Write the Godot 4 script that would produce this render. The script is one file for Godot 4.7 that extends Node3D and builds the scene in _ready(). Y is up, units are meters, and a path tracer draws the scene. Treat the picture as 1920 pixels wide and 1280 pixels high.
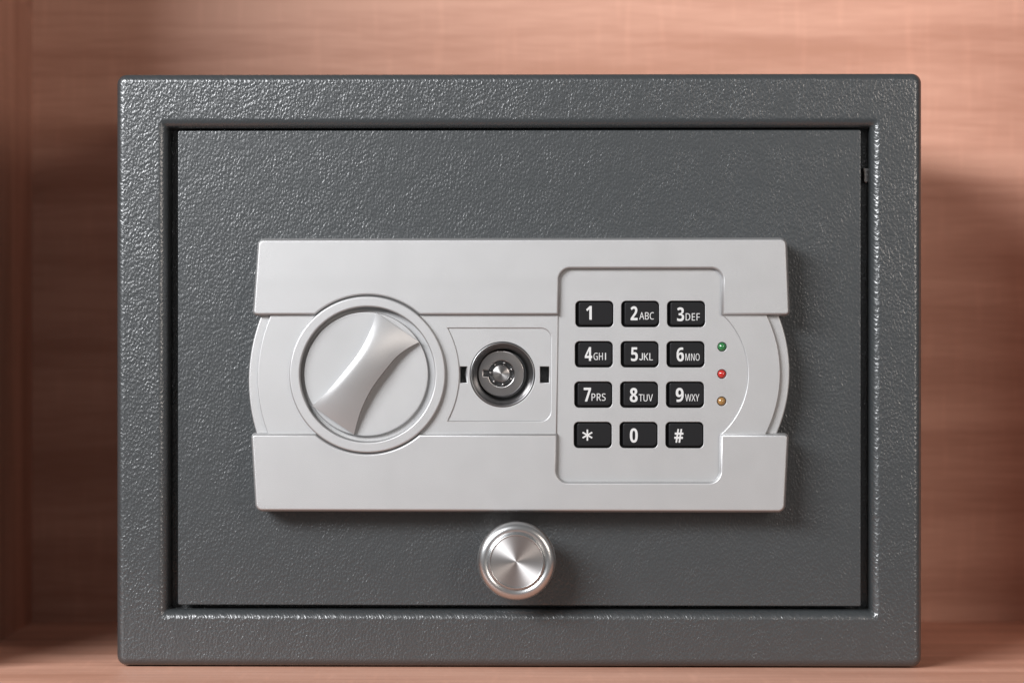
extends Node3D
# A small grey electronic safe standing in a wooden cabinet. Metres, y up; the safe's front lies at z = 0, the shelf at y = 0.

const LENS := 6016.0          # focal length of the view, in photograph pixels
const DIST := 1.35            # camera to the safe's front
const EYE := 0.1373           # height of the camera above the shelf

const Z_DOOR := -0.0042
const Z_BAR := 0.0132
const Z_MID := 0.0110
const Z_KEYPAD := 0.0103
const Z_INSERT := 0.0104

var M := {}
var rng := RandomNumberGenerator.new()


func _ready() -> void:
	rng.seed = 7
	camera_and_light()
	materials()
	cabinet()
	safe()


# ------------------------------------------------------------------ camera, light

func camera_and_light() -> void:
	var cam := Camera3D.new()
	cam.name = "camera"
	cam.position = Vector3(0, EYE, DIST)
	cam.fov = rad_to_deg(2.0 * atan(640.0 / LENS))
	cam.near = 0.05
	cam.far = 20.0
	var lens := CameraAttributesPhysical.new()
	lens.frustum_focal_length = 12.0 * LENS / 640.0
	lens.exposure_aperture = 8.0
	lens.frustum_focus_distance = 1.342
	cam.attributes = lens
	add_child(cam)
	cam.fov = rad_to_deg(2.0 * atan(640.0 / LENS))

	var env := Environment.new()
	env.background_mode = Environment.BG_COLOR
	env.background_color = Color(0.175, 0.175, 0.177).linear_to_srgb()
	env.tonemap_mode = Environment.TONE_MAPPER_LINEAR
	env.tonemap_exposure = 1.0
	env.ssao_enabled = true
	env.ssil_enabled = true
	env.sdfgi_enabled = true
	var we := WorldEnvironment.new()
	we.name = "surroundings"
	we.environment = env
	add_child(we)

	area("key_light", Vector3(-1.12, 0.87, 1.45), Vector2(1.20, 0.46), 6.7, Color(0.985, 0.99, 1.0))
	area("fill_light", Vector3(0.86, 0.50, 1.50), Vector2(0.34, 0.45), 0.75, Color(1.0, 0.95, 0.91))


func area(called: String, at: Vector3, size: Vector2, energy: float, color: Color) -> void:
	var l := AreaLight3D.new()
	l.name = called
	l.area_size = size
	l.area_normalize_energy = true
	l.light_energy = energy
	l.light_color = color
	l.area_range = 6.0
	l.shadow_enabled = true
	add_child(l)
	l.look_at_from_position(at, Vector3(0, 0.14, 0))


# ------------------------------------------------------------------ materials

func lin(r: float, g: float, b: float) -> Color:
	return Color(r, g, b).linear_to_srgb()


func mat(called: String, color: Color, rough: float, metal := 0.0) -> StandardMaterial3D:
	var m := StandardMaterial3D.new()
	m.resource_name = called
	m.albedo_color = color
	m.roughness = rough
	m.metallic = metal
	M[called] = m
	return m


func noise_image(size: int, freq: float, seed_: int, octaves: int, kind := FastNoiseLite.TYPE_SIMPLEX_SMOOTH) -> Image:
	var n := FastNoiseLite.new()
	n.noise_type = kind
	n.seed = seed_
	n.frequency = freq
	n.fractal_type = FastNoiseLite.FRACTAL_FBM if octaves > 1 else FastNoiseLite.FRACTAL_NONE
	n.fractal_octaves = octaves
	n.domain_warp_enabled = true
	n.domain_warp_amplitude = 0.35 / freq
	n.domain_warp_frequency = freq * 0.6
	return n.get_seamless_image(size, size)


func materials() -> void:
	# powder coat: wrinkled orange peel
	var fine := noise_image(1024, 0.075, 3, 2).get_data()
	var broad := noise_image(1024, 0.006, 8, 3).get_data()
	var lumps := noise_image(1024, 0.020, 14, 1).get_data()
	var heights := PackedByteArray()
	heights.resize(1024 * 1024)
	for i in heights.size():
		var share := clampf(0.62 + 0.45 * (broad[i] / 255.0), 0.65, 1.0)
		heights[i] = int(clampf(128.0 + (fine[i] - 128.0) * share * 0.72 + (lumps[i] - 128.0) * 0.28, 0.0, 255.0))
	var peel := Image.create_from_data(1024, 1024, false, Image.FORMAT_L8, heights)
	peel.convert(Image.FORMAT_RGBA8)
	peel.bump_map_to_normal_map(1.75)
	var paint := mat("paint", lin(0.034, 0.038, 0.0402), 0.29)
	paint.metallic_specular = 0.72
	paint.uv1_scale = Vector3(1.25, 0.8, 1.0)
	paint.normal_enabled = true
	paint.normal_texture = ImageTexture.create_from_image(peel)
	paint.normal_scale = 1.0
	var smoother: StandardMaterial3D = paint.duplicate()
	smoother.normal_scale = 0.82
	M["door_paint"] = smoother

	# silver lacquer on moulded plastic: a fine metallic grain
	var silver := mat("silver", lin(0.432, 0.432, 0.433), 0.44, 0.66)
	var grain := noise_image(1024, 0.30, 11, 1)
	grain.convert(Image.FORMAT_RGBA8)
	grain.bump_map_to_normal_map(0.6)
	var touch := NoiseTexture2D.new()
	touch.width = 512
	touch.height = 512
	touch.seamless = true
	var tn := FastNoiseLite.new()
	tn.seed = 4
	tn.frequency = 0.012
	tn.fractal_octaves = 4
	touch.noise = tn
	var ramp := Gradient.new()
	ramp.set_color(0, Color(0.93, 0.93, 0.93))
	ramp.set_color(1, Color(1.0, 1.0, 1.0))
	touch.color_ramp = ramp
	silver.roughness_texture = touch
	silver.roughness = 0.46
	silver.normal_enabled = true
	silver.normal_texture = ImageTexture.create_from_image(grain)
	silver.normal_scale = 0.5
	silver.uv1_triplanar = true
	silver.uv1_scale = Vector3(9, 9, 9)

	var key := mat("rubber", lin(0.011, 0.011, 0.012), 0.40)
	key.metallic_specular = 0.30
	mat("print_white", lin(0.52, 0.52, 0.515), 0.6)
	for c in [["green", lin(0.022, 0.15, 0.045)], ["red", lin(0.40, 0.022, 0.017)], ["amber", lin(0.27, 0.145, 0.045)]]:
		var g := mat("lens_" + c[0], c[1], 0.12)
		g.clearcoat_enabled = true
		g.clearcoat = 0.6
		g.clearcoat_roughness = 0.05
	var steel := mat("steel", lin(0.53, 0.535, 0.535), 0.31, 1.0)
	steel.anisotropy_enabled = true
	steel.anisotropy = 0.55
	var spun := mat("spun_steel", lin(0.45, 0.44, 0.435), 0.42, 1.0)
	spun.anisotropy_enabled = true
	spun.anisotropy = 0.82
	var chrome := mat("chrome", lin(0.40, 0.385, 0.38), 0.32, 1.0)
	chrome.anisotropy_enabled = true
	chrome.anisotropy = 0.8
	var barrel: StandardMaterial3D = chrome.duplicate()
	barrel.albedo_color = lin(0.44, 0.425, 0.42)
	barrel.roughness = 0.30
	barrel.anisotropy = 0.9
	M["barrel_steel"] = barrel
	mat("gun_metal", lin(0.22, 0.222, 0.225), 0.32, 1.0)

	var wood := mat("wood", lin(0.86, 0.86, 0.86), 0.48)
	wood.albedo_texture = ImageTexture.create_from_image(wood_image(2048, 1024))
	wood.metallic_specular = 0.4
	wood.uv1_offset = Vector3(0.5, 0.985, 0)
	var board: StandardMaterial3D = wood.duplicate()
	board.albedo_color = Color(1.0, 1.0, 1.0)
	board.uv1_offset = Vector3(0.5, 0.66, 0)
	M["shelf_wood"] = board


func wood_image(w: int, h: int) -> Image:
	# covers 0.60 x 0.34 m; the grain runs along u
	var im := Image.create(w, h, false, Image.FORMAT_RGB8)
	var warp := FastNoiseLite.new(); warp.seed = 5; warp.frequency = 1.0; warp.fractal_octaves = 3
	var band := FastNoiseLite.new(); band.seed = 21; band.frequency = 1.0; band.fractal_octaves = 3
	var pore := FastNoiseLite.new(); pore.seed = 9; pore.frequency = 1.0; pore.fractal_octaves = 2
	var ray := FastNoiseLite.new(); ray.seed = 33; ray.frequency = 1.0; ray.fractal_octaves = 2
	var light := Vector3(0.70, 0.388, 0.282)
	var dark := Vector3(0.42, 0.192, 0.124)
	for j in h:
		var y := 0.34 * j / h
		for i in w:
			var x := 0.60 * i / w
			var wy := y + 0.006 * warp.get_noise_2d(x * 3.0, y * 16.0)
			var b := 0.44 + 0.85 * band.get_noise_2d(x * 2.4, wy * 26.0)
			b += 0.34 * band.get_noise_2d(x * 4.0 + 70.0, wy * 150.0)
			var ph := wy * 640.0 + 9.0 * band.get_noise_2d(x * 1.6 + 15.0, wy * 9.0) + 2.0 * warp.get_noise_2d(x * 9.0, wy * 60.0)
			b += 0.30 * pow(1.0 - absf(sin(ph)), 5.0) * clampf(0.35 + 1.6 * warp.get_noise_2d(x * 4.0 + 3.0, wy * 40.0), 0.0, 1.0)
			b += 0.40 * pore.get_noise_2d(x * 34.0, y * 1300.0)
			var r := maxf(0.0, ray.get_noise_2d(x * 150.0, y * 17.0) - 0.25)
			b = clampf(b, 0.0, 1.0)
			var c := light.lerp(dark, b * 0.66) * (1.0 + 0.13 * r)
			im.set_pixel(i, j, Color(c.x, c.y, c.z).linear_to_srgb())
	return im


# ------------------------------------------------------------------ mesh helpers

func begin() -> SurfaceTool:
	var st := SurfaceTool.new()
	st.begin(Mesh.PRIMITIVE_TRIANGLES)
	return st


func vert(st: SurfaceTool, p: Vector3, n: Vector3, uv: Vector2) -> void:
	st.set_normal(n)
	st.set_uv(uv)
	st.add_vertex(p)


# one quad; a, b, c, d run round it; turned so that its front looks along the normals
func quad(st: SurfaceTool, p: Array, n: Array, uv: Array) -> void:
	var g: Vector3 = (p[2] - p[0]).cross(p[3] - p[1])
	var order := [0, 2, 1, 0, 3, 2] if g.dot(n[0] + n[1] + n[2] + n[3]) > 0.0 else [0, 1, 2, 0, 2, 3]
	for k in order:
		vert(st, p[k], n[k], uv[k])


func put(called: String, st: SurfaceTool, material: Material, parent: Node3D) -> MeshInstance3D:
	st.generate_tangents()
	var o := MeshInstance3D.new()
	o.name = called
	o.mesh = st.commit()
	o.material_override = null
	for k in o.mesh.get_surface_count():
		o.mesh.surface_set_material(k, material)
	parent.add_child(o, true)
	return o


func flat_uv(p: Vector3) -> Vector2:
	return Vector2(p.x - p.z, -p.y - p.z) / 0.12


# photograph pixel -> metres on the plane z
func at(px: float, py: float, z: float) -> Vector3:
	var s := (DIST - z) / LENS
	return Vector3((px - 960.0) * s, EYE - (py - 640.0) * s, z)


func round_poly(pts: Array, step := 1.2) -> PackedVector2Array:
	# pts: [x, y, radius]; corners become arcs
	var out := PackedVector2Array()
	var n := pts.size()
	for i in n:
		var p := Vector2(pts[i][0], pts[i][1])
		var r: float = pts[i][2]
		if r <= 0.0:
			out.append(p)
			continue
		var a := (Vector2(pts[(i + n - 1) % n][0], pts[(i + n - 1) % n][1]) - p).normalized()
		var b := (Vector2(pts[(i + 1) % n][0], pts[(i + 1) % n][1]) - p).normalized()
		var half := acos(clampf(a.dot(b), -1, 1)) / 2.0
		var d := r / tan(half)
		var c := p + (a + b).normalized() * (r / sin(half))
		var v0 := p + a * d - c
		var turn := v0.angle_to(p + b * d - c)
		var k := maxi(4, int(absf(turn) * r / step))
		for j in k + 1:
			out.append(c + v0.rotated(turn * j / k))
	return out


func circle(cx: float, cy: float, r: float, k := 96) -> PackedVector2Array:
	var out := PackedVector2Array()
	for i in k:
		out.append(Vector2(cx, cy) + Vector2(r, 0).rotated(TAU * i / k))
	return out


# arc through three points, ends included
func arc3(a: Vector2, b: Vector2, c: Vector2, k := 40) -> PackedVector2Array:
	var d := 2.0 * (a.x * (b.y - c.y) + b.x * (c.y - a.y) + c.x * (a.y - b.y))
	var u := Vector2(
		(a.length_squared() * (b.y - c.y) + b.length_squared() * (c.y - a.y) + c.length_squared() * (a.y - b.y)) / d,
		(a.length_squared() * (c.x - b.x) + b.length_squared() * (a.x - c.x) + c.length_squared() * (b.x - a.x)) / d)
	var v := a - u
	var turn := v.angle_to(b - u) + (b - u).angle_to(c - u)
	var out := PackedVector2Array()
	for i in k + 1:
		out.append(u + v.rotated(turn * i / k))
	return out


func tidy(p: PackedVector2Array) -> PackedVector2Array:
	var out := PackedVector2Array()
	for q in p:
		if out.is_empty() or out[out.size() - 1].distance_to(q) > 0.35:
			out.append(q)
	while out.size() > 3 and out[0].distance_to(out[out.size() - 1]) <= 0.35:
		out.remove_at(out.size() - 1)
	if Geometry2D.is_polygon_clockwise(out):
		out.reverse()
	return out


# normals of a loop, pointing out of it (or into the hole)
func loop_normals(p: PackedVector2Array) -> PackedVector2Array:
	var n := p.size()
	var area := 0.0
	for i in n:
		area += p[i].cross(p[(i + 1) % n])
	var sgn := 1.0 if area > 0.0 else -1.0
	var out := PackedVector2Array()
	for i in n:
		var e0 := (p[i] - p[(i + n - 1) % n]).normalized()
		var e1 := (p[(i + 1) % n] - p[i]).normalized()
		var m := (Vector2(e0.y, -e0.x) + Vector2(e1.y, -e1.x)) * sgn
		m = m.normalized()
		var dt := maxf(0.4, m.dot(Vector2(e1.y, -e1.x) * sgn))
		out.append(m / dt)
	return out


func shifted(p: PackedVector2Array, nm: PackedVector2Array, by: float) -> PackedVector2Array:
	var out := PackedVector2Array()
	for i in p.size():
		out.append(p[i] + nm[i] * by)
	return out


# a moulded plate: outline and holes in photograph pixels on the plane zs, from z0 up to z1, its upper edges rounded off by b pixels
func plate(st: SurfaceTool, outline: PackedVector2Array, holes: Array, z0: float, z1: float, b: float, zs: float, draft := 0.0) -> void:
	var s := (DIST - zs) / LENS
	var lift := func(q: Vector2, z: float) -> Vector3: return Vector3((q.x - 960.0) * s, EYE - (q.y - 640.0) * s, z)
	var edges := [[tidy(outline), 1.0]]
	for h in holes:
		edges.append([tidy(h), -1.0])
	var tops := []
	for e in edges:
		var p: PackedVector2Array = e[0]
		var sg: float = e[1]
		var nm := loop_normals(p)
		var lean := atan2(draft * s, z1 - b * s - z0)
		var prof := [[-draft, z0, cos(lean), sin(lean)], [0.0, z1 - b * s, cos(lean), sin(lean)]]
		for k in range(1, 5):
			var t := PI / 2.0 * k / 4.0
			prof.append([b * (1.0 - cos(t)), z1 - b * s * (1.0 - sin(t)), cos(t), sin(t)])
		for k in prof.size() - 1:
			var pa := shifted(p, nm, -sg * prof[k][0])
			var pb := shifted(p, nm, -sg * prof[k + 1][0])
			for i in p.size():
				var j := (i + 1) % p.size()
				var ni := nm[i].normalized() * sg
				var nj := nm[j].normalized() * sg
				var nn := [Vector3(ni.x * prof[k][2], -ni.y * prof[k][2], prof[k][3]), Vector3(nj.x * prof[k][2], -nj.y * prof[k][2], prof[k][3]),
					Vector3(nj.x * prof[k + 1][2], -nj.y * prof[k + 1][2], prof[k + 1][3]), Vector3(ni.x * prof[k + 1][2], -ni.y * prof[k + 1][2], prof[k + 1][3])]
				var pp := [lift.call(pa[i], prof[k][1]), lift.call(pa[j], prof[k][1]), lift.call(pb[j], prof[k + 1][1]), lift.call(pb[i], prof[k + 1][1])]
				quad(st, pp, nn, pp.map(flat_uv))
		var top := shifted(p, nm, -sg * b)
		if Geometry2D.triangulate_polygon(top).is_empty():
			top = only(Geometry2D.offset_polygon(p, -sg * b, Geometry2D.JOIN_MITER))
		tops.append(top)
	var pieces := [tops[0]]
	for k in range(1, tops.size()):
		var hole: PackedVector2Array = tops[k]
		var c := Vector2.ZERO
		for q in hole:
			c += q / hole.size()
		var next := []
		for piece in pieces:
			for half in [PackedVector2Array([Vector2(-9000, -9000), Vector2(c.x, -9000), Vector2(c.x, 9000), Vector2(-9000, 9000)]), PackedVector2Array([Vector2(c.x, -9000), Vector2(9000, -9000), Vector2(9000, 9000), Vector2(c.x, 9000)])]:
				for part in Geometry2D.intersect_polygons(piece, half):
					for left in Geometry2D.clip_polygons(part, hole):
						next.append(left)
		pieces = next
	for piece in pieces:
		var tri := Geometry2D.triangulate_polygon(piece)
		if tri.is_empty():
			print("no triangles for a cap of ", piece.size(), " points")
		for k in range(0, tri.size(), 3):
			var q := [lift.call(piece[tri[k]], z1), lift.call(piece[tri[k + 1]], z1), lift.call(piece[tri[k + 2]], z1)]
			if (q[1] - q[0]).cross(q[2] - q[0]).z > 0.0:
				q.reverse()
			for v in q:
				vert(st, v, Vector3(0, 0, 1), flat_uv(v))


# turned shape about the z axis through c; profile of [radius, z] in metres, smooth unless a third entry is 1 (a crease)
func lathe(st: SurfaceTool, c: Vector2, prof: Array, k := 96) -> void:
	var n := prof.size()
	var dirs := []
	for i in n - 1:
		var d := Vector2(prof[i + 1][0] - prof[i][0], prof[i + 1][1] - prof[i][1]).normalized()
		dirs.append(Vector2(-d.y, d.x) * -1.0)
	for i in n - 1:
		var na: Vector2 = dirs[i]
		var nb: Vector2 = dirs[i]
		if i > 0 and prof[i].size() < 3:
			na = (dirs[i] + dirs[i - 1]).normalized()
		if i < n - 2 and prof[i + 1].size() < 3:
			nb = (dirs[i] + dirs[i + 1]).normalized()
		for j in k:
			var t0 := TAU * j / k
			var t1 := TAU * (j + 1) / k
			var pp := []; var nn := []; var uu := []
			for e in [[prof[i], t0, na], [prof[i], t1, na], [prof[i + 1], t1, nb], [prof[i + 1], t0, nb]]:
				pp.append(Vector3(c.x + e[0][0] * cos(e[1]), c.y + e[0][0] * sin(e[1]), e[0][1]))
				nn.append(Vector3(e[2].x * cos(e[1]), e[2].x * sin(e[1]), e[2].y))
				uu.append(Vector2(e[0][0] * 20.0, e[1] / TAU))
			quad(st, pp, nn, uu)


func box(st: SurfaceTool, lo: Vector3, hi: Vector3, uv_scale: Vector2, turned := false) -> void:
	for ax in 3:
		for sg in [-1.0, 1.0]:
			var n := Vector3.ZERO
			n[ax] = sg
			var u := (ax + 1) % 3
			var v := (ax + 2) % 3
			var pp := []
			for e in [[0, 0], [1, 0], [1, 1], [0, 1]]:
				var p := Vector3.ZERO
				p[ax] = hi[ax] if sg > 0 else lo[ax]
				p[u] = hi[u] if e[0] else lo[u]
				p[v] = hi[v] if e[1] else lo[v]
				pp.append(p)
			var uu := []
			for p in pp:
				var q: Vector2
				if ax == 0: q = Vector2(p.y, p.z)
				elif ax == 1: q = Vector2(p.x, p.z)
				else: q = Vector2(p.y, p.x) if turned else Vector2(p.x, -p.y)
				uu.append(Vector2(q.x / uv_scale.x, q.y / uv_scale.y))
			quad(st, pp, [n, n, n, n], uu)


# ------------------------------------------------------------------ the cabinet

func cabinet() -> void:
	var wz := -0.224
	var st := begin()
	box(st, Vector3(-0.36, -0.022, wz), Vector3(0.36, 0.0, 0.13), Vector2(0.60, 0.34))
	structure(put("shelf", st, M.shelf_wood, self), "reddish brown wooden shelf board under the safe")
	st = begin()
	box(st, Vector3(-0.36, -0.022, wz - 0.016), Vector3(0.36, 0.46, wz), Vector2(0.60, 0.34))
	structure(put("back_panel", st, M.wood, self), "wooden back panel with horizontal grain behind the safe")
	st = begin()
	box(st, Vector3(-0.2536, 0.0, wz), Vector3(-0.2356, 0.46, 0.020), Vector2(0.60, 0.34))
	structure(put("side_panel", st, M.wood, self), "shaded wooden side panel at the left edge")
	st = begin()
	box(st, Vector3(0.306, 0.0, wz), Vector3(0.324, 0.46, 0.0), Vector2(0.60, 0.34))
	structure(put("side_panel", st, M.wood, self), "wooden side panel just right of the picture")


func structure(o: Node3D, label: String) -> void:
	o.set_meta("kind", "structure")
	o.set_meta("label", label)
	o.set_meta("category", "cabinet")


# ------------------------------------------------------------------ the safe

func rect_loop(x0: float, y0: float, x1: float, y1: float, r: float, k := 6) -> Array:
	# points and outward normals of a rounded rectangle, always 4 * (k + 1) of them
	var p := []; var n := []
	var cs := [[x1 - r, y1 - r, 0.0], [x0 + r, y1 - r, PI / 2], [x0 + r, y0 + r, PI], [x1 - r, y0 + r, PI * 1.5]]
	for c in cs:
		for j in k + 1:
			var t: float = c[2] + PI / 2 * j / k
			n.append(Vector2(cos(t), sin(t)))
			p.append(Vector2(c[0], c[1]) + Vector2(cos(t), sin(t)) * r)
	return [p, n]


func sweep(st: SurfaceTool, loops: Array) -> void:
	# loops: [points, normals, z, outward share, z share]
	for i in loops.size() - 1:
		var a: Array = loops[i]
		var b: Array = loops[i + 1]
		for j in a[0].size():
			var k: int = (j + 1) % a[0].size()
			var pp := [Vector3(a[0][j].x, a[0][j].y, a[2]), Vector3(a[0][k].x, a[0][k].y, a[2]), Vector3(b[0][k].x, b[0][k].y, b[2]), Vector3(b[0][j].x, b[0][j].y, b[2])]
			var nn := [Vector3(a[1][j].x * a[3], a[1][j].y * a[3], a[4]), Vector3(a[1][k].x * a[3], a[1][k].y * a[3], a[4]), Vector3(b[1][k].x * b[3], b[1][k].y * b[3], b[4]), Vector3(b[1][j].x * b[3], b[1][j].y * b[3], b[4])]
			quad(st, pp, nn, pp.map(flat_uv))


func safe() -> void:
	var root := Node3D.new()
	root.name = "electronic_safe"
	root.set_meta("label", "dark grey steel safe with silver keypad lock panel and turning dial")
	root.set_meta("category", "safe")
	add_child(root)
	root.rotation.y = deg_to_rad(-1.1)
	safe_body(root)
	safe_door(root)
	faceplate(root)
	dial(root)
	lock(root)
	keys(root)
	lights(root)
	pull_knob(root)


func safe_body(root: Node3D) -> void:
	var s := DIST / LENS
	var a := at(215.5, 1252.0, 0.0)
	var b := at(1727.5, 138.0, 0.0)
	a.y = 0.0006
	var c := at(312.5, 1143.5, 0.0)
	var d := at(1631.5, 239.0, 0.0)
	var depth := 0.165
	var rb := 0.0033
	var ri := 0.0042
	var loops := []
	var outer := func(inset: float, z: float, no: float, nz: float) -> void:
		var l := rect_loop(a.x + inset, a.y + inset, b.x - inset, b.y - inset, maxf(0.0040 - inset, 0.0004))
		loops.append([l[0], l[1], z, no, nz])
	var inner := func(outset: float, z: float, no: float, nz: float) -> void:
		var l := rect_loop(c.x - outset, c.y - outset, d.x + outset, d.y + outset, 0.0005 + maxf(outset, 0.0) * 0.5)
		loops.append([l[0], l[1], z, no, nz])
	outer.call(0.0, -depth, 1.0, 0.0)
	outer.call(0.0, -rb, 1.0, 0.0)
	for k in range(1, 7):
		var t := PI / 2 * k / 6.0
		outer.call(rb * (1.0 - cos(t)), -rb + rb * sin(t), cos(t), sin(t))
	for k in 7:
		var t := PI / 2 * k / 6.0
		inner.call(ri - ri * sin(t), -ri + ri * cos(t), -sin(t), cos(t))
	inner.call(0.0, -0.0165, -1.0, 0.0)
	inner.call(0.0, -0.0166, 0.0, 1.0)
	inner.call(-0.012, -0.0166, 0.0, 1.0)
	inner.call(-0.0121, -0.0166, -1.0, 0.0)
	inner.call(-0.0121, -0.040, -1.0, 0.0)
	var st := begin()
	sweep(st, loops)
	box(st, Vector3(a.x, a.y, -depth - 0.001), Vector3(b.x, b.y, -depth + 0.001), Vector2(0.2, 0.2))
	put("body", st, M.paint, root)
	# the hinge pin that shows in the gap at the right
	var hp := at(1622.0, 330.0, -0.0125)
	st = begin()
	lathe(st, Vector2.ZERO, [[0.0, 0.0030], [0.0013, 0.0030, 1], [0.0016, 0.0026, 1], [0.0016, -0.0018, 1], [0.0022, -0.0018, 1], [0.0022, -0.0030, 1], [0.0, -0.0030]], 24)
	var pin := put("hinge_pin", st, M.chrome, root)
	pin.position = hp
	pin.rotation.x = PI / 2


func safe_door(root: Node3D) -> void:
	var st := begin()
	plate(st, round_poly([[331.0, 244.0, 4.0], [1613.5, 244.0, 4.0], [1613.5, 1135.5, 4.0], [331.0, 1134.5, 4.0]]), [], Z_DOOR - 0.0045, Z_DOOR, 2.2, Z_DOOR)
	put("door", st, M.door_paint, root)


func pv(a: Array) -> PackedVector2Array:
	var out := PackedVector2Array()
	for q in a:
		out.append(Vector2(q[0], q[1]))
	return out


func only(list: Array) -> PackedVector2Array:
	# the largest outline of a cut
	var best := PackedVector2Array()
	var size := 0.0
	for p in list:
		var r := Rect2(p[0], Vector2.ZERO)
		for q in p:
			r = r.expand(q)
		if r.get_area() > size:
			size = r.get_area()
			best = p
	return best


const DIAL := Vector2(689.8, 701.8)
const LOCK := Vector2(943.0, 702.0)


func keypad_outline() -> PackedVector2Array:
	var p := round_poly([[1048.5, 903.0, 20.0], [1046.0, 503.0, 20.0], [1355.5, 503.0, 20.0]])
	var corner := round_poly([[1048.5, 503.0, 22.0], [1356.0, 503.0, 22.0], [1355.0, 590.0, 0.0]])
	p = PackedVector2Array()
	# top left, top right, down to the bulge, the bulge, bottom right, bottom left
	var all := round_poly([[1049.0, 503.0, 22.0], [1356.5, 503.0, 22.0], [1355.0, 590.0, 0.0], [1352.5, 813.0, 0.0], [1351.0, 904.0, 22.0], [1043.5, 904.0, 22.0]])
	for i in all.size():
		p.append(all[i])
		if all[i].is_equal_approx(Vector2(1355.0, 590.0)):
			var bulge := arc3(Vector2(1355.0, 590.0), Vector2(1403.0, 700.0), Vector2(1352.5, 813.0), 60)
			for k in range(1, bulge.size() - 1):
				p.append(bulge[k])
	return p


func slot(k: int) -> PackedVector2Array:
	var x0 := 863.5 if k == 0 else 1013.5
	var x1 := 876.5 if k == 0 else 1030.5
	return pv([[x0, 687.0], [x1, 687.0], [x1, 717.5], [x0, 717.5]])


func insert_outline() -> PackedVector2Array:
	var p := arc3(Vector2(840.5, 789.0), Vector2(862.5, 702.0), Vector2(841.0, 615.5), 40)
	p.append_array(round_poly([[841.0, 615.5, 0.0], [1034.0, 615.5, 19.0], [1033.0, 789.0, 19.0], [840.5, 789.0, 0.0]]))
	return p


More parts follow.
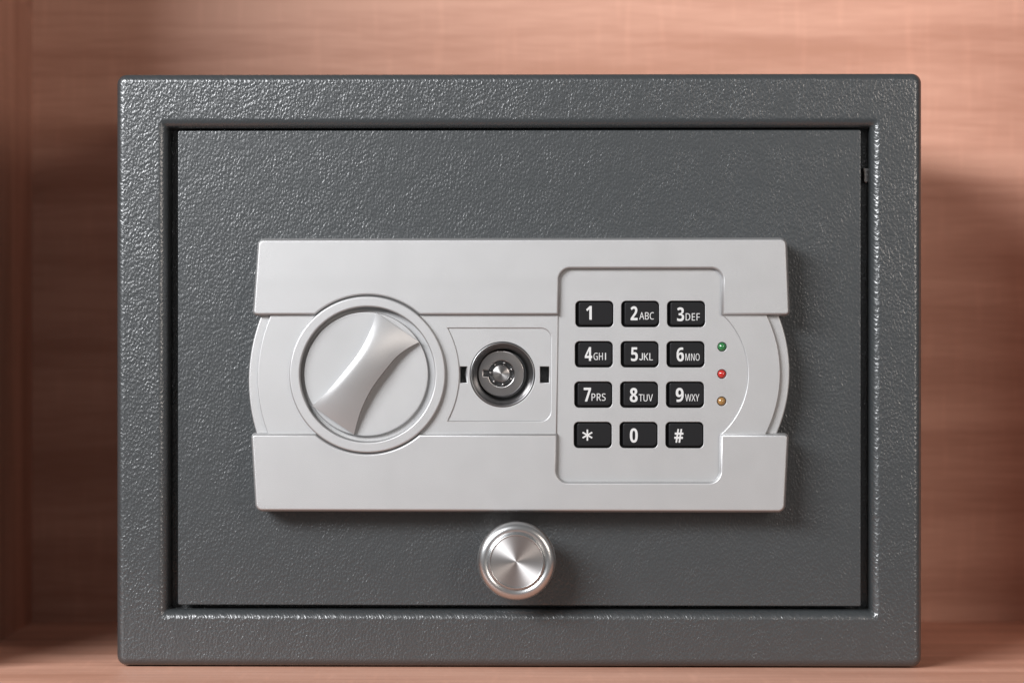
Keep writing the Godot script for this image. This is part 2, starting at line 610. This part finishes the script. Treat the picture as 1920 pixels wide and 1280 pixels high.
func faceplate(root: Node3D) -> void:
	var ring := circle(DIAL.x, DIAL.y, 149.0, 160)
	var pad := keypad_outline()
	var ins := insert_outline()
	var zs := Z_MID
	var back := Z_DOOR + 0.0003

	# middle band with bowed ends; its outer border slopes away
	var border := arc3(Vector2(484.0, 826.0), Vector2(465.0, 702.0), Vector2(493.0, 580.0), 50)
	border.append_array(arc3(Vector2(1457.0, 580.0), Vector2(1482.0, 702.0), Vector2(1452.0, 826.0), 50))
	var st := begin()
	for piece in Geometry2D.clip_polygons(border, pv([[1062, 400], [1378, 400], [1378, 1000], [1062, 1000]])):
		for half in Geometry2D.clip_polygons(piece, circle(DIAL.x, DIAL.y, 138.0)):
			var inside := Geometry2D.is_point_in_polygon(LOCK, half)
			plate(st, half, [circle(LOCK.x, LOCK.y, 66.0), slot(0), slot(1)] if inside else [], back, Z_MID - 0.0020, 3.0, zs)
	var panel := put("lock_panel", st, M.silver, root)
	panel.set_meta("label", "silver moulded lock panel with raised bars above and below")

	st = begin()
	var band := arc3(Vector2(506.0, 824.0), Vector2(482.5, 702.0), Vector2(511.0, 582.0), 50)
	band.append_array(arc3(Vector2(1434.0, 582.0), Vector2(1464.0, 702.0), Vector2(1431.0, 824.0), 50))
	var parts := Geometry2D.clip_polygons(band, pad)
	for p in parts:
		if only([p]).size() > 2:
			for half in Geometry2D.clip_polygons(p, circle(DIAL.x, DIAL.y, 142.0, 128)):
				var inside := Geometry2D.is_point_in_polygon(LOCK, half)
				plate(st, half, [ins] if inside else [], Z_MID - 0.0026, Z_MID, 2.2, zs)
	put("middle_band", st, M.silver, panel)

	# the two raised bars
	for bar in [
		["upper_bar", round_poly([[485.5, 449.5, 11.0], [1474.0, 448.5, 11.0], [1479.5, 589.5, 6.0], [475.5, 589.5, 6.0]])],
		["lower_bar", round_poly([[472.5, 814.5, 6.0], [1477.5, 814.5, 6.0], [1470.5, 957.5, 12.0], [481.0, 956.5, 12.0]])],
	]:
		var shape: PackedVector2Array = only(Geometry2D.clip_polygons(bar[1], ring))
		shape = only(Geometry2D.clip_polygons(shape, pad))
		st = begin()
		plate(st, shape, [], Z_MID - 0.0022, Z_BAR, 3.6, zs, 3.0)
		plate(st, only(Geometry2D.offset_polygon(shape, 1.0)), [], back, Z_MID - 0.0020, 1.0, zs)
		put(bar[0], st, M.silver, panel)

	# sunken keypad field with a well for each key and a hole for each light
	var holes := []
	for r in 4:
		for k in 3:
			holes.append(well(r, k, 0.0))
	for k in 3:
		holes.append(circle(1355.0 - 0.4 * k, 650.0 + 51.0 * k, 8.6, 28))
	var field := PackedVector2Array()
	for q in pad:
		field.append(q)
	st = begin()
	var grown: PackedVector2Array = only(Geometry2D.offset_polygon(field, 1.2, Geometry2D.JOIN_ROUND))
	plate(st, grown, holes, back, Z_KEYPAD, 1.1, zs)
	put("keypad_field", st, M.silver, panel)
	st = begin()
	plate(st, pv([[1060, 545], [1380, 545], [1380, 850], [1060, 850]]), [], Z_KEYPAD - 0.0040, Z_KEYPAD - 0.0028, 1.0, zs)
	put("keypad_backing", st, M.rubber, panel)

	# the insert round the key lock
	st = begin()
	var grown_ins: PackedVector2Array = only(Geometry2D.offset_polygon(ins, 1.0, Geometry2D.JOIN_ROUND))
	plate(st, grown_ins, [circle(LOCK.x, LOCK.y, 61.5, 96), slot(0), slot(1)], Z_INSERT - 0.0022, Z_INSERT, 0.9, zs)
	put("lock_insert", st, M.silver, panel)
	# raised ring round the dial
	st = begin()
	var s := (DIST - zs) / LENS
	var c := at(DIAL.x, DIAL.y, zs)
	var top := Z_BAR + 0.0003
	lathe(st, Vector2(c.x, c.y), [[112.0 * s, Z_MID - 0.0060], [112.5 * s, Z_MID - 0.0036, 1], [125.5 * s, Z_MID - 0.0036, 1], [126.8 * s, top - 0.0006], [128.0 * s, top - 0.0001], [129.2 * s, top], [130.0 * s, top], [143.5 * s, top], [144.3 * s, top], [145.7 * s, top - 0.0002], [146.6 * s, top - 0.0006], [148.6 * s, Z_MID - 0.0012], [149.0 * s, Z_MID - 0.0030]], 160)
	put("dial_ring", st, M.silver, panel)


func well(r: int, k: int, grow: float) -> PackedVector2Array:
	var x := 1080.0 + 86.0 * k - 1.0 * r
	var y := 564.0 + 75.6 * r
	return round_poly([[x - grow, y - grow, 9.0], [x + 71.0 + grow, y - grow, 9.0], [x + 71.0 + grow, y + 49.0 + grow, 9.0], [x - grow, y + 49.0 + grow, 9.0]])


func dial(root: Node3D) -> void:
	var zs := Z_MID
	var s := (DIST - zs) / LENS
	var c := at(686.2, 701.3, zs)
	var floor_z := Z_MID - 0.0014
	var st := begin()
	lathe(st, Vector2(c.x, c.y), [[0.0, floor_z - 0.0002], [60.0 * s, floor_z - 0.0002], [100.0 * s, floor_z], [114.5 * s, floor_z], [115.5 * s, floor_z], [116.4 * s, floor_z - 0.0001], [117.0 * s, floor_z - 0.0005], [117.0 * s, Z_MID - 0.0058]], 128)
	var disc := put("dial", st, M.silver, root)
	disc.set_meta("label", "round silver turning dial with a diagonal waisted grip")
	# grip: the dome that two scoops have left standing
	var a := _curve([Vector2(707, 586), Vector2(699, 612), Vector2(687, 640), Vector2(672, 665.5), Vector2(645, 700), Vector2(618, 731), Vector2(603, 746), Vector2(586, 760.5)])
	var b := _curve([Vector2(786.5, 641.0), Vector2(763, 654), Vector2(744, 669), Vector2(730, 685), Vector2(709, 712), Vector2(692, 738), Vector2(676, 773), Vector2(664, 814.5)])
	var ctr := Vector2(686.0, 701.0)
	var n := a.size()
	var m := 24
	var height := func(q: Vector2) -> float:
		var r := q.distance_to(ctr)
		return floor_z + 0.0026 + 0.0056 * (1.0 - pow(minf(r / 122.0, 1.0), 2.3))
	var grid := []
	for i in n:
		var row := []
		for j in m + 1:
			var u := float(j) / m
			var q := a[i].lerp(b[i], u)
			var z: float = height.call(q)
			var h: float = z - floor_z
			z -= h * (0.34 * pow(maxf(u - 0.12, 0.0) / 0.88, 1.7) + 0.05 * pow(maxf(0.2 - u, 0.0) / 0.2, 2.0))
			row.append(Vector3((q.x - 960.0) * s, EYE - (q.y - 640.0) * s, z))
		grid.append(row)
	st = begin()
	_grid_mesh(st, grid)
	# side walls, leaning out a little towards the floor
	for side in [0, m]:
		var wall := []
		for i in n:
			var out := (a[i] - b[i]).normalized() * (1.0 if side == 0 else -1.0)
			var top: Vector3 = grid[i][side]
			var row := [top]
			for e in [[0.25, 0.45], [0.7, 0.10], [1.6, 0.0]]:
				row.append(Vector3(top.x + out.x * e[0] * s, top.y - out.y * e[0] * s, lerpf(floor_z - 0.0003, top.z, e[1])))
			wall.append(row if side == m else row)
		_grid_mesh(st, wall)
	for i in [0, n - 1]:
		var wall := []
		for j in m + 1:
			var p: Vector3 = grid[i][j]
			wall.append([p, Vector3(p.x, p.y, floor_z - 0.001)])
		_grid_mesh(st, wall)
	put("grip", st, M.silver, disc)


func _curve(pts: Array) -> PackedVector2Array:
	# Catmull-Rom through the points
	var out := PackedVector2Array()
	for i in pts.size() - 1:
		var p0: Vector2 = pts[maxi(i - 1, 0)]
		var p1: Vector2 = pts[i]
		var p2: Vector2 = pts[i + 1]
		var p3: Vector2 = pts[mini(i + 2, pts.size() - 1)]
		for k in 8:
			out.append(p1.cubic_interpolate(p2, p0, p3, k / 8.0))
	out.append(pts[pts.size() - 1])
	return out


func _grid_mesh(st: SurfaceTool, g: Array) -> void:
	# smooth sheet; fronts look towards +z where they can
	var n := g.size()
	var m: int = g[0].size()
	var nr := []
	for i in n:
		var row := []
		for j in m:
			var du: Vector3 = g[mini(i + 1, n - 1)][j] - g[maxi(i - 1, 0)][j]
			var dv: Vector3 = g[i][mini(j + 1, m - 1)] - g[i][maxi(j - 1, 0)]
			var v := du.cross(dv).normalized()
			row.append(v if v.z >= 0.0 else -v)
		nr.append(row)
	for i in n - 1:
		for j in m - 1:
			var pp := [g[i][j], g[i + 1][j], g[i + 1][j + 1], g[i][j + 1]]
			quad(st, pp, [nr[i][j], nr[i + 1][j], nr[i + 1][j + 1], nr[i][j + 1]], pp.map(flat_uv))


func lock(root: Node3D) -> void:
	var zs := Z_MID
	var s := (DIST - zs) / LENS
	var c := at(LOCK.x, LOCK.y, zs)
	var c2 := Vector2(c.x, c.y)
	var deep := Z_MID - 0.0068
	# cup
	var st := begin()
	lathe(st, c2, [[41.0 * s, deep - 0.0030], [44.0 * s, deep - 0.0030, 1], [47.0 * s, deep - 0.0004], [52.0 * s, Z_INSERT - 0.0030], [56.5 * s, Z_INSERT - 0.0004], [58.0 * s, Z_INSERT + 0.0002], [60.0 * s, Z_INSERT + 0.0002], [61.8 * s, Z_INSERT - 0.0006], [61.8 * s, Z_INSERT - 0.004]], 96)
	var cup := put("key_lock", st, M.gun_metal, root)
	cup.set_meta("label", "round tubular key lock beside the dial")
	# steel face with the ring groove and its keyway notch
	st = begin()
	var notch := PackedVector2Array()
	for i in 73:
		var t := deg_to_rad(-168.0 + 336.0 * i / 72.0)
		notch.append(Vector2(940.0, 700.5) + Vector2(24.5, 0).rotated(t))
	for q in [[906.5, 705.0], [906.5, 694.0]]:
		notch.append(Vector2(q[0], q[1]))
	plate(st, circle(940.0, 700.5, 43.5, 80), [notch], deep - 0.0062, deep, 2.0, zs)
	put("barrel_face", st, M.barrel_steel, cup)
	st = begin()
	var c3 := at(940.0, 700.5, zs)
	lathe(st, Vector2(c3.x, c3.y), [[0.0, deep + 0.0002], [13.0 * s, deep + 0.0002], [15.0 * s, deep + 0.0001], [16.3 * s, deep - 0.0002], [17.0 * s, deep - 0.0008], [17.0 * s, deep - 0.0059]], 48)
	put("core_post", st, M.chrome, cup)
	st = begin()
	lathe(st, Vector2(c3.x, c3.y), [[0.0, deep - 0.0060], [42.0 * s, deep - 0.0060]], 48)
	put("groove_floor", st, M.gun_metal, cup)
	for k in 7:
		var t := TAU * k / 7.0 + 0.52
		var p := Vector2(c3.x, c3.y) + Vector2(cos(t), -sin(t)) * 20.7 * s
		st = begin()
		lathe(st, p, [[0.0, deep - 0.0012], [1.8 * s, deep - 0.0013], [2.9 * s, deep - 0.0019], [2.9 * s, deep - 0.0059]], 14)
		put("pin", st, M.chrome, cup)


const LEGENDS := [
	["1", "", 1100.0, 1110.6, 573.4, 599.2], ["2", "ABC", 1183.4, 1196.6, 574.0, 600.2], ["3", "DEF", 1270.6, 1283.8, 576.0, 602.0],
	["4", "GHI", 1097.6, 1111.4, 650.5, 676.3], ["5", "JKL", 1184.2, 1197.0, 650.8, 676.8], ["6", "MNO", 1269.8, 1283.4, 651.2, 677.4],
	["7", "PRS", 1095.6, 1109.2, 726.6, 752.4], ["8", "TUV", 1182.0, 1196.6, 727.0, 753.6], ["9", "WXY", 1268.2, 1282.8, 726.8, 753.2],
	["*", "", 1093.6, 1111.2, 805.0, 826.0], ["0", "", 1182.2, 1196.8, 802.6, 829.4], ["#", "", 1265.4, 1282.4, 804.0, 829.4],
]
const LETTERS := {"ABC": [1199.8, 1227.2, 585.2, 598.8], "DEF": [1286.7, 1313.2, 587.2, 600.6], "GHI": [1114.2, 1137.8, 661.2, 674.6], "JKL": [1200.2, 1225.2, 661.8, 675.2], "MNO": [1286.2, 1312.8, 662.6, 675.8], "PRS": [1110.2, 1136.6, 737.4, 751.0], "TUV": [1198.8, 1225.2, 738.8, 752.2], "WXY": [1285.6, 1312.2, 738.6, 751.8]}


func keys(root: Node3D) -> void:
	var bold := SystemFont.new()
	bold.font_names = PackedStringArray(["Droid Sans"])
	bold.font_weight = 700
	var plain := SystemFont.new()
	plain.font_names = PackedStringArray(["Droid Sans"])
	var zs := Z_MID
	var top := Z_KEYPAD + 0.0001
	for r in 4:
		for k in 3:
			var x := 1080.0 + 86.0 * k - 1.0 * r
			var y := 564.0 + 75.6 * r
			var st := begin()
			plate(st, round_poly([[x + 6.0, y + 2.2, 4.0], [x + 70.0, y + 2.2, 9.0], [x + 70.0, y + 45.6, 9.0], [x + 6.0, y + 45.6, 4.0]]), [], Z_KEYPAD - 0.0030, top, 2.4, zs, 1.0)
			var l: Array = LEGENDS[r * 3 + k]
			var key := put("key", st, M.rubber, root)
			key.set_meta("label", "black keypad key marked " + {"*": "with an asterisk", "#": "with a hash"}.get(l[0], l[0] + " " + l[1] if l[1] else l[0]))
			if l[0] == "*":
				_asterisk(key, l, top, zs)
			else:
				_text(key, "numeral", l[0], bold, [l[2], l[3], l[4], l[5]], top, zs)
			if l[1] == "GHI":
				_text(key, "letters", "GH", plain, [1114.0, 1131.4, 661.2, 674.6], top, zs)
				_stroke(key, [Vector2(1136.4, 661.2), Vector2(1136.4, 674.6)], 0.95, top, zs)
			elif l[1] == "JKL":
				_text(key, "letters", "KL", plain, [1208.4, 1225.2, 661.8, 675.2], top, zs)
				var hook := [Vector2(1205.6, 661.8)]
				for q in arc3(Vector2(1205.6, 671.4), Vector2(1203.2, 674.2), Vector2(1200.4, 672.2), 8):
					hook.append(q)
				_stroke(key, hook, 0.95, top, zs)
			elif l[1]:
				_text(key, "letters", l[1], plain, LETTERS[l[1]], top, zs)


func _text(parent: Node3D, called: String, words: String, font: Font, where: Array, z: float, zs: float) -> void:
	var t := TextMesh.new()
	t.text = words
	t.font = font
	t.font_size = 64
	t.pixel_size = 0.01
	t.depth = 0.02
	t.curve_step = 0.5
	t.horizontal_alignment = HORIZONTAL_ALIGNMENT_CENTER
	var bb := t.get_aabb()
	var s := (DIST - zs) / LENS
	var sx: float = (where[1] - where[0]) * s / bb.size.x
	var sy: float = (where[3] - where[2]) * s / bb.size.y
	var sz: float = 0.00006 / bb.size.z
	var mid := Vector3(((where[0] + where[1]) / 2.0 - 960.0) * s, EYE - ((where[2] + where[3]) / 2.0 - 640.0) * s, z + 0.00002)
	var o := MeshInstance3D.new()
	o.name = called
	t.material = M.print_white
	o.mesh = t
	o.scale = Vector3(sx, sy, sz)
	o.position = mid - (bb.position + bb.size / 2.0) * o.scale
	parent.add_child(o, true)


func _stroke(parent: Node3D, path: Array, half: float, z: float, zs: float) -> void:
	var a := PackedVector2Array()
	var b := PackedVector2Array()
	for i in path.size():
		var d: Vector2 = (path[mini(i + 1, path.size() - 1)] - path[maxi(i - 1, 0)]).normalized().orthogonal() * half
		a.append(path[i] + d)
		b.append(path[i] - d)
	b.reverse()
	a.append_array(b)
	var st := begin()
	plate(st, a, [], z - 0.00004, z + 0.00005, 0.05, zs)
	put("letters", st, M.print_white, parent)


func _asterisk(parent: Node3D, l: Array, z: float, zs: float) -> void:
	var c := Vector2((l[2] + l[3]) / 2.0, (l[4] + l[5]) / 2.0)
	var st := begin()
	for k in 3:
		var d := Vector2(0, 1).rotated(PI / 3.0 * k)
		var n := d.orthogonal() * 1.45
		var h := d * 10.4
		plate(st, PackedVector2Array([c - h - n, c + h - n, c + h + n, c - h + n]), [], z - 0.00004, z + 0.00005 + 0.000004 * k, 0.1, zs)
	put("asterisk", st, M.print_white, parent)


func lights(root: Node3D) -> void:
	var zs := Z_MID
	var s := (DIST - zs) / LENS
	for k in 3:
		var colour: String = ["green", "red", "amber"][k]
		var c := at(1355.0 - 0.4 * k, 650.0 + 51.0 * k, zs)
		var prof := []
		for i in 10:
			var t := PI / 2 * i / 9.0
			prof.append([7.7 * s * sin(t), Z_KEYPAD - 0.0003 + 0.0013 * cos(t)])
		prof.append([7.7 * s, Z_KEYPAD - 0.0028])
		var st := begin()
		lathe(st, Vector2(c.x, c.y), prof, 32)
		put("indicator_light", st, M["lens_" + colour], root).set_meta("label", "small round %s indicator light beside the keys" % colour)


func pull_knob(root: Node3D) -> void:
	var zf := 0.0215
	var s := (DIST - zf) / LENS
	var c := at(970.0, 1052.5, zf)
	var c2 := Vector2(c.x, c.y)
	var st := begin()
	lathe(st, c2, [[48.0 * s, zf - 0.0006], [48.6 * s, zf + 0.0005], [49.4 * s, zf + 0.0008], [50.6 * s, zf + 0.0008], [51.4 * s, zf + 0.0005], [52.0 * s, zf - 0.0006, 1], [54.0 * s, zf - 0.0010, 1], [58.0 * s, zf - 0.0006], [62.0 * s, zf - 0.0005], [66.0 * s, zf - 0.0008], [69.5 * s, zf - 0.0014], [72.6 * s, zf - 0.0027], [74.0 * s, zf - 0.0044], [73.6 * s, zf - 0.0060], [70.0 * s, zf - 0.0078], [52.0 * s, zf - 0.0098], [38.0 * s, zf - 0.0130], [33.0 * s, zf - 0.0180], [36.0 * s, zf - 0.0235], [42.0 * s, Z_DOOR + 0.0001]], 128)
	var knob := put("pull_knob", st, M.steel, root)
	knob.set_meta("label", "round brushed steel pull knob below the lock panel")
	st = begin()
	lathe(st, c2, [[0.0, zf + 0.0003], [16.0 * s, zf + 0.0003], [32.0 * s, zf + 0.0003], [48.5 * s, zf + 0.0003]], 128)
	put("knob_face", st, M.spun_steel, knob)
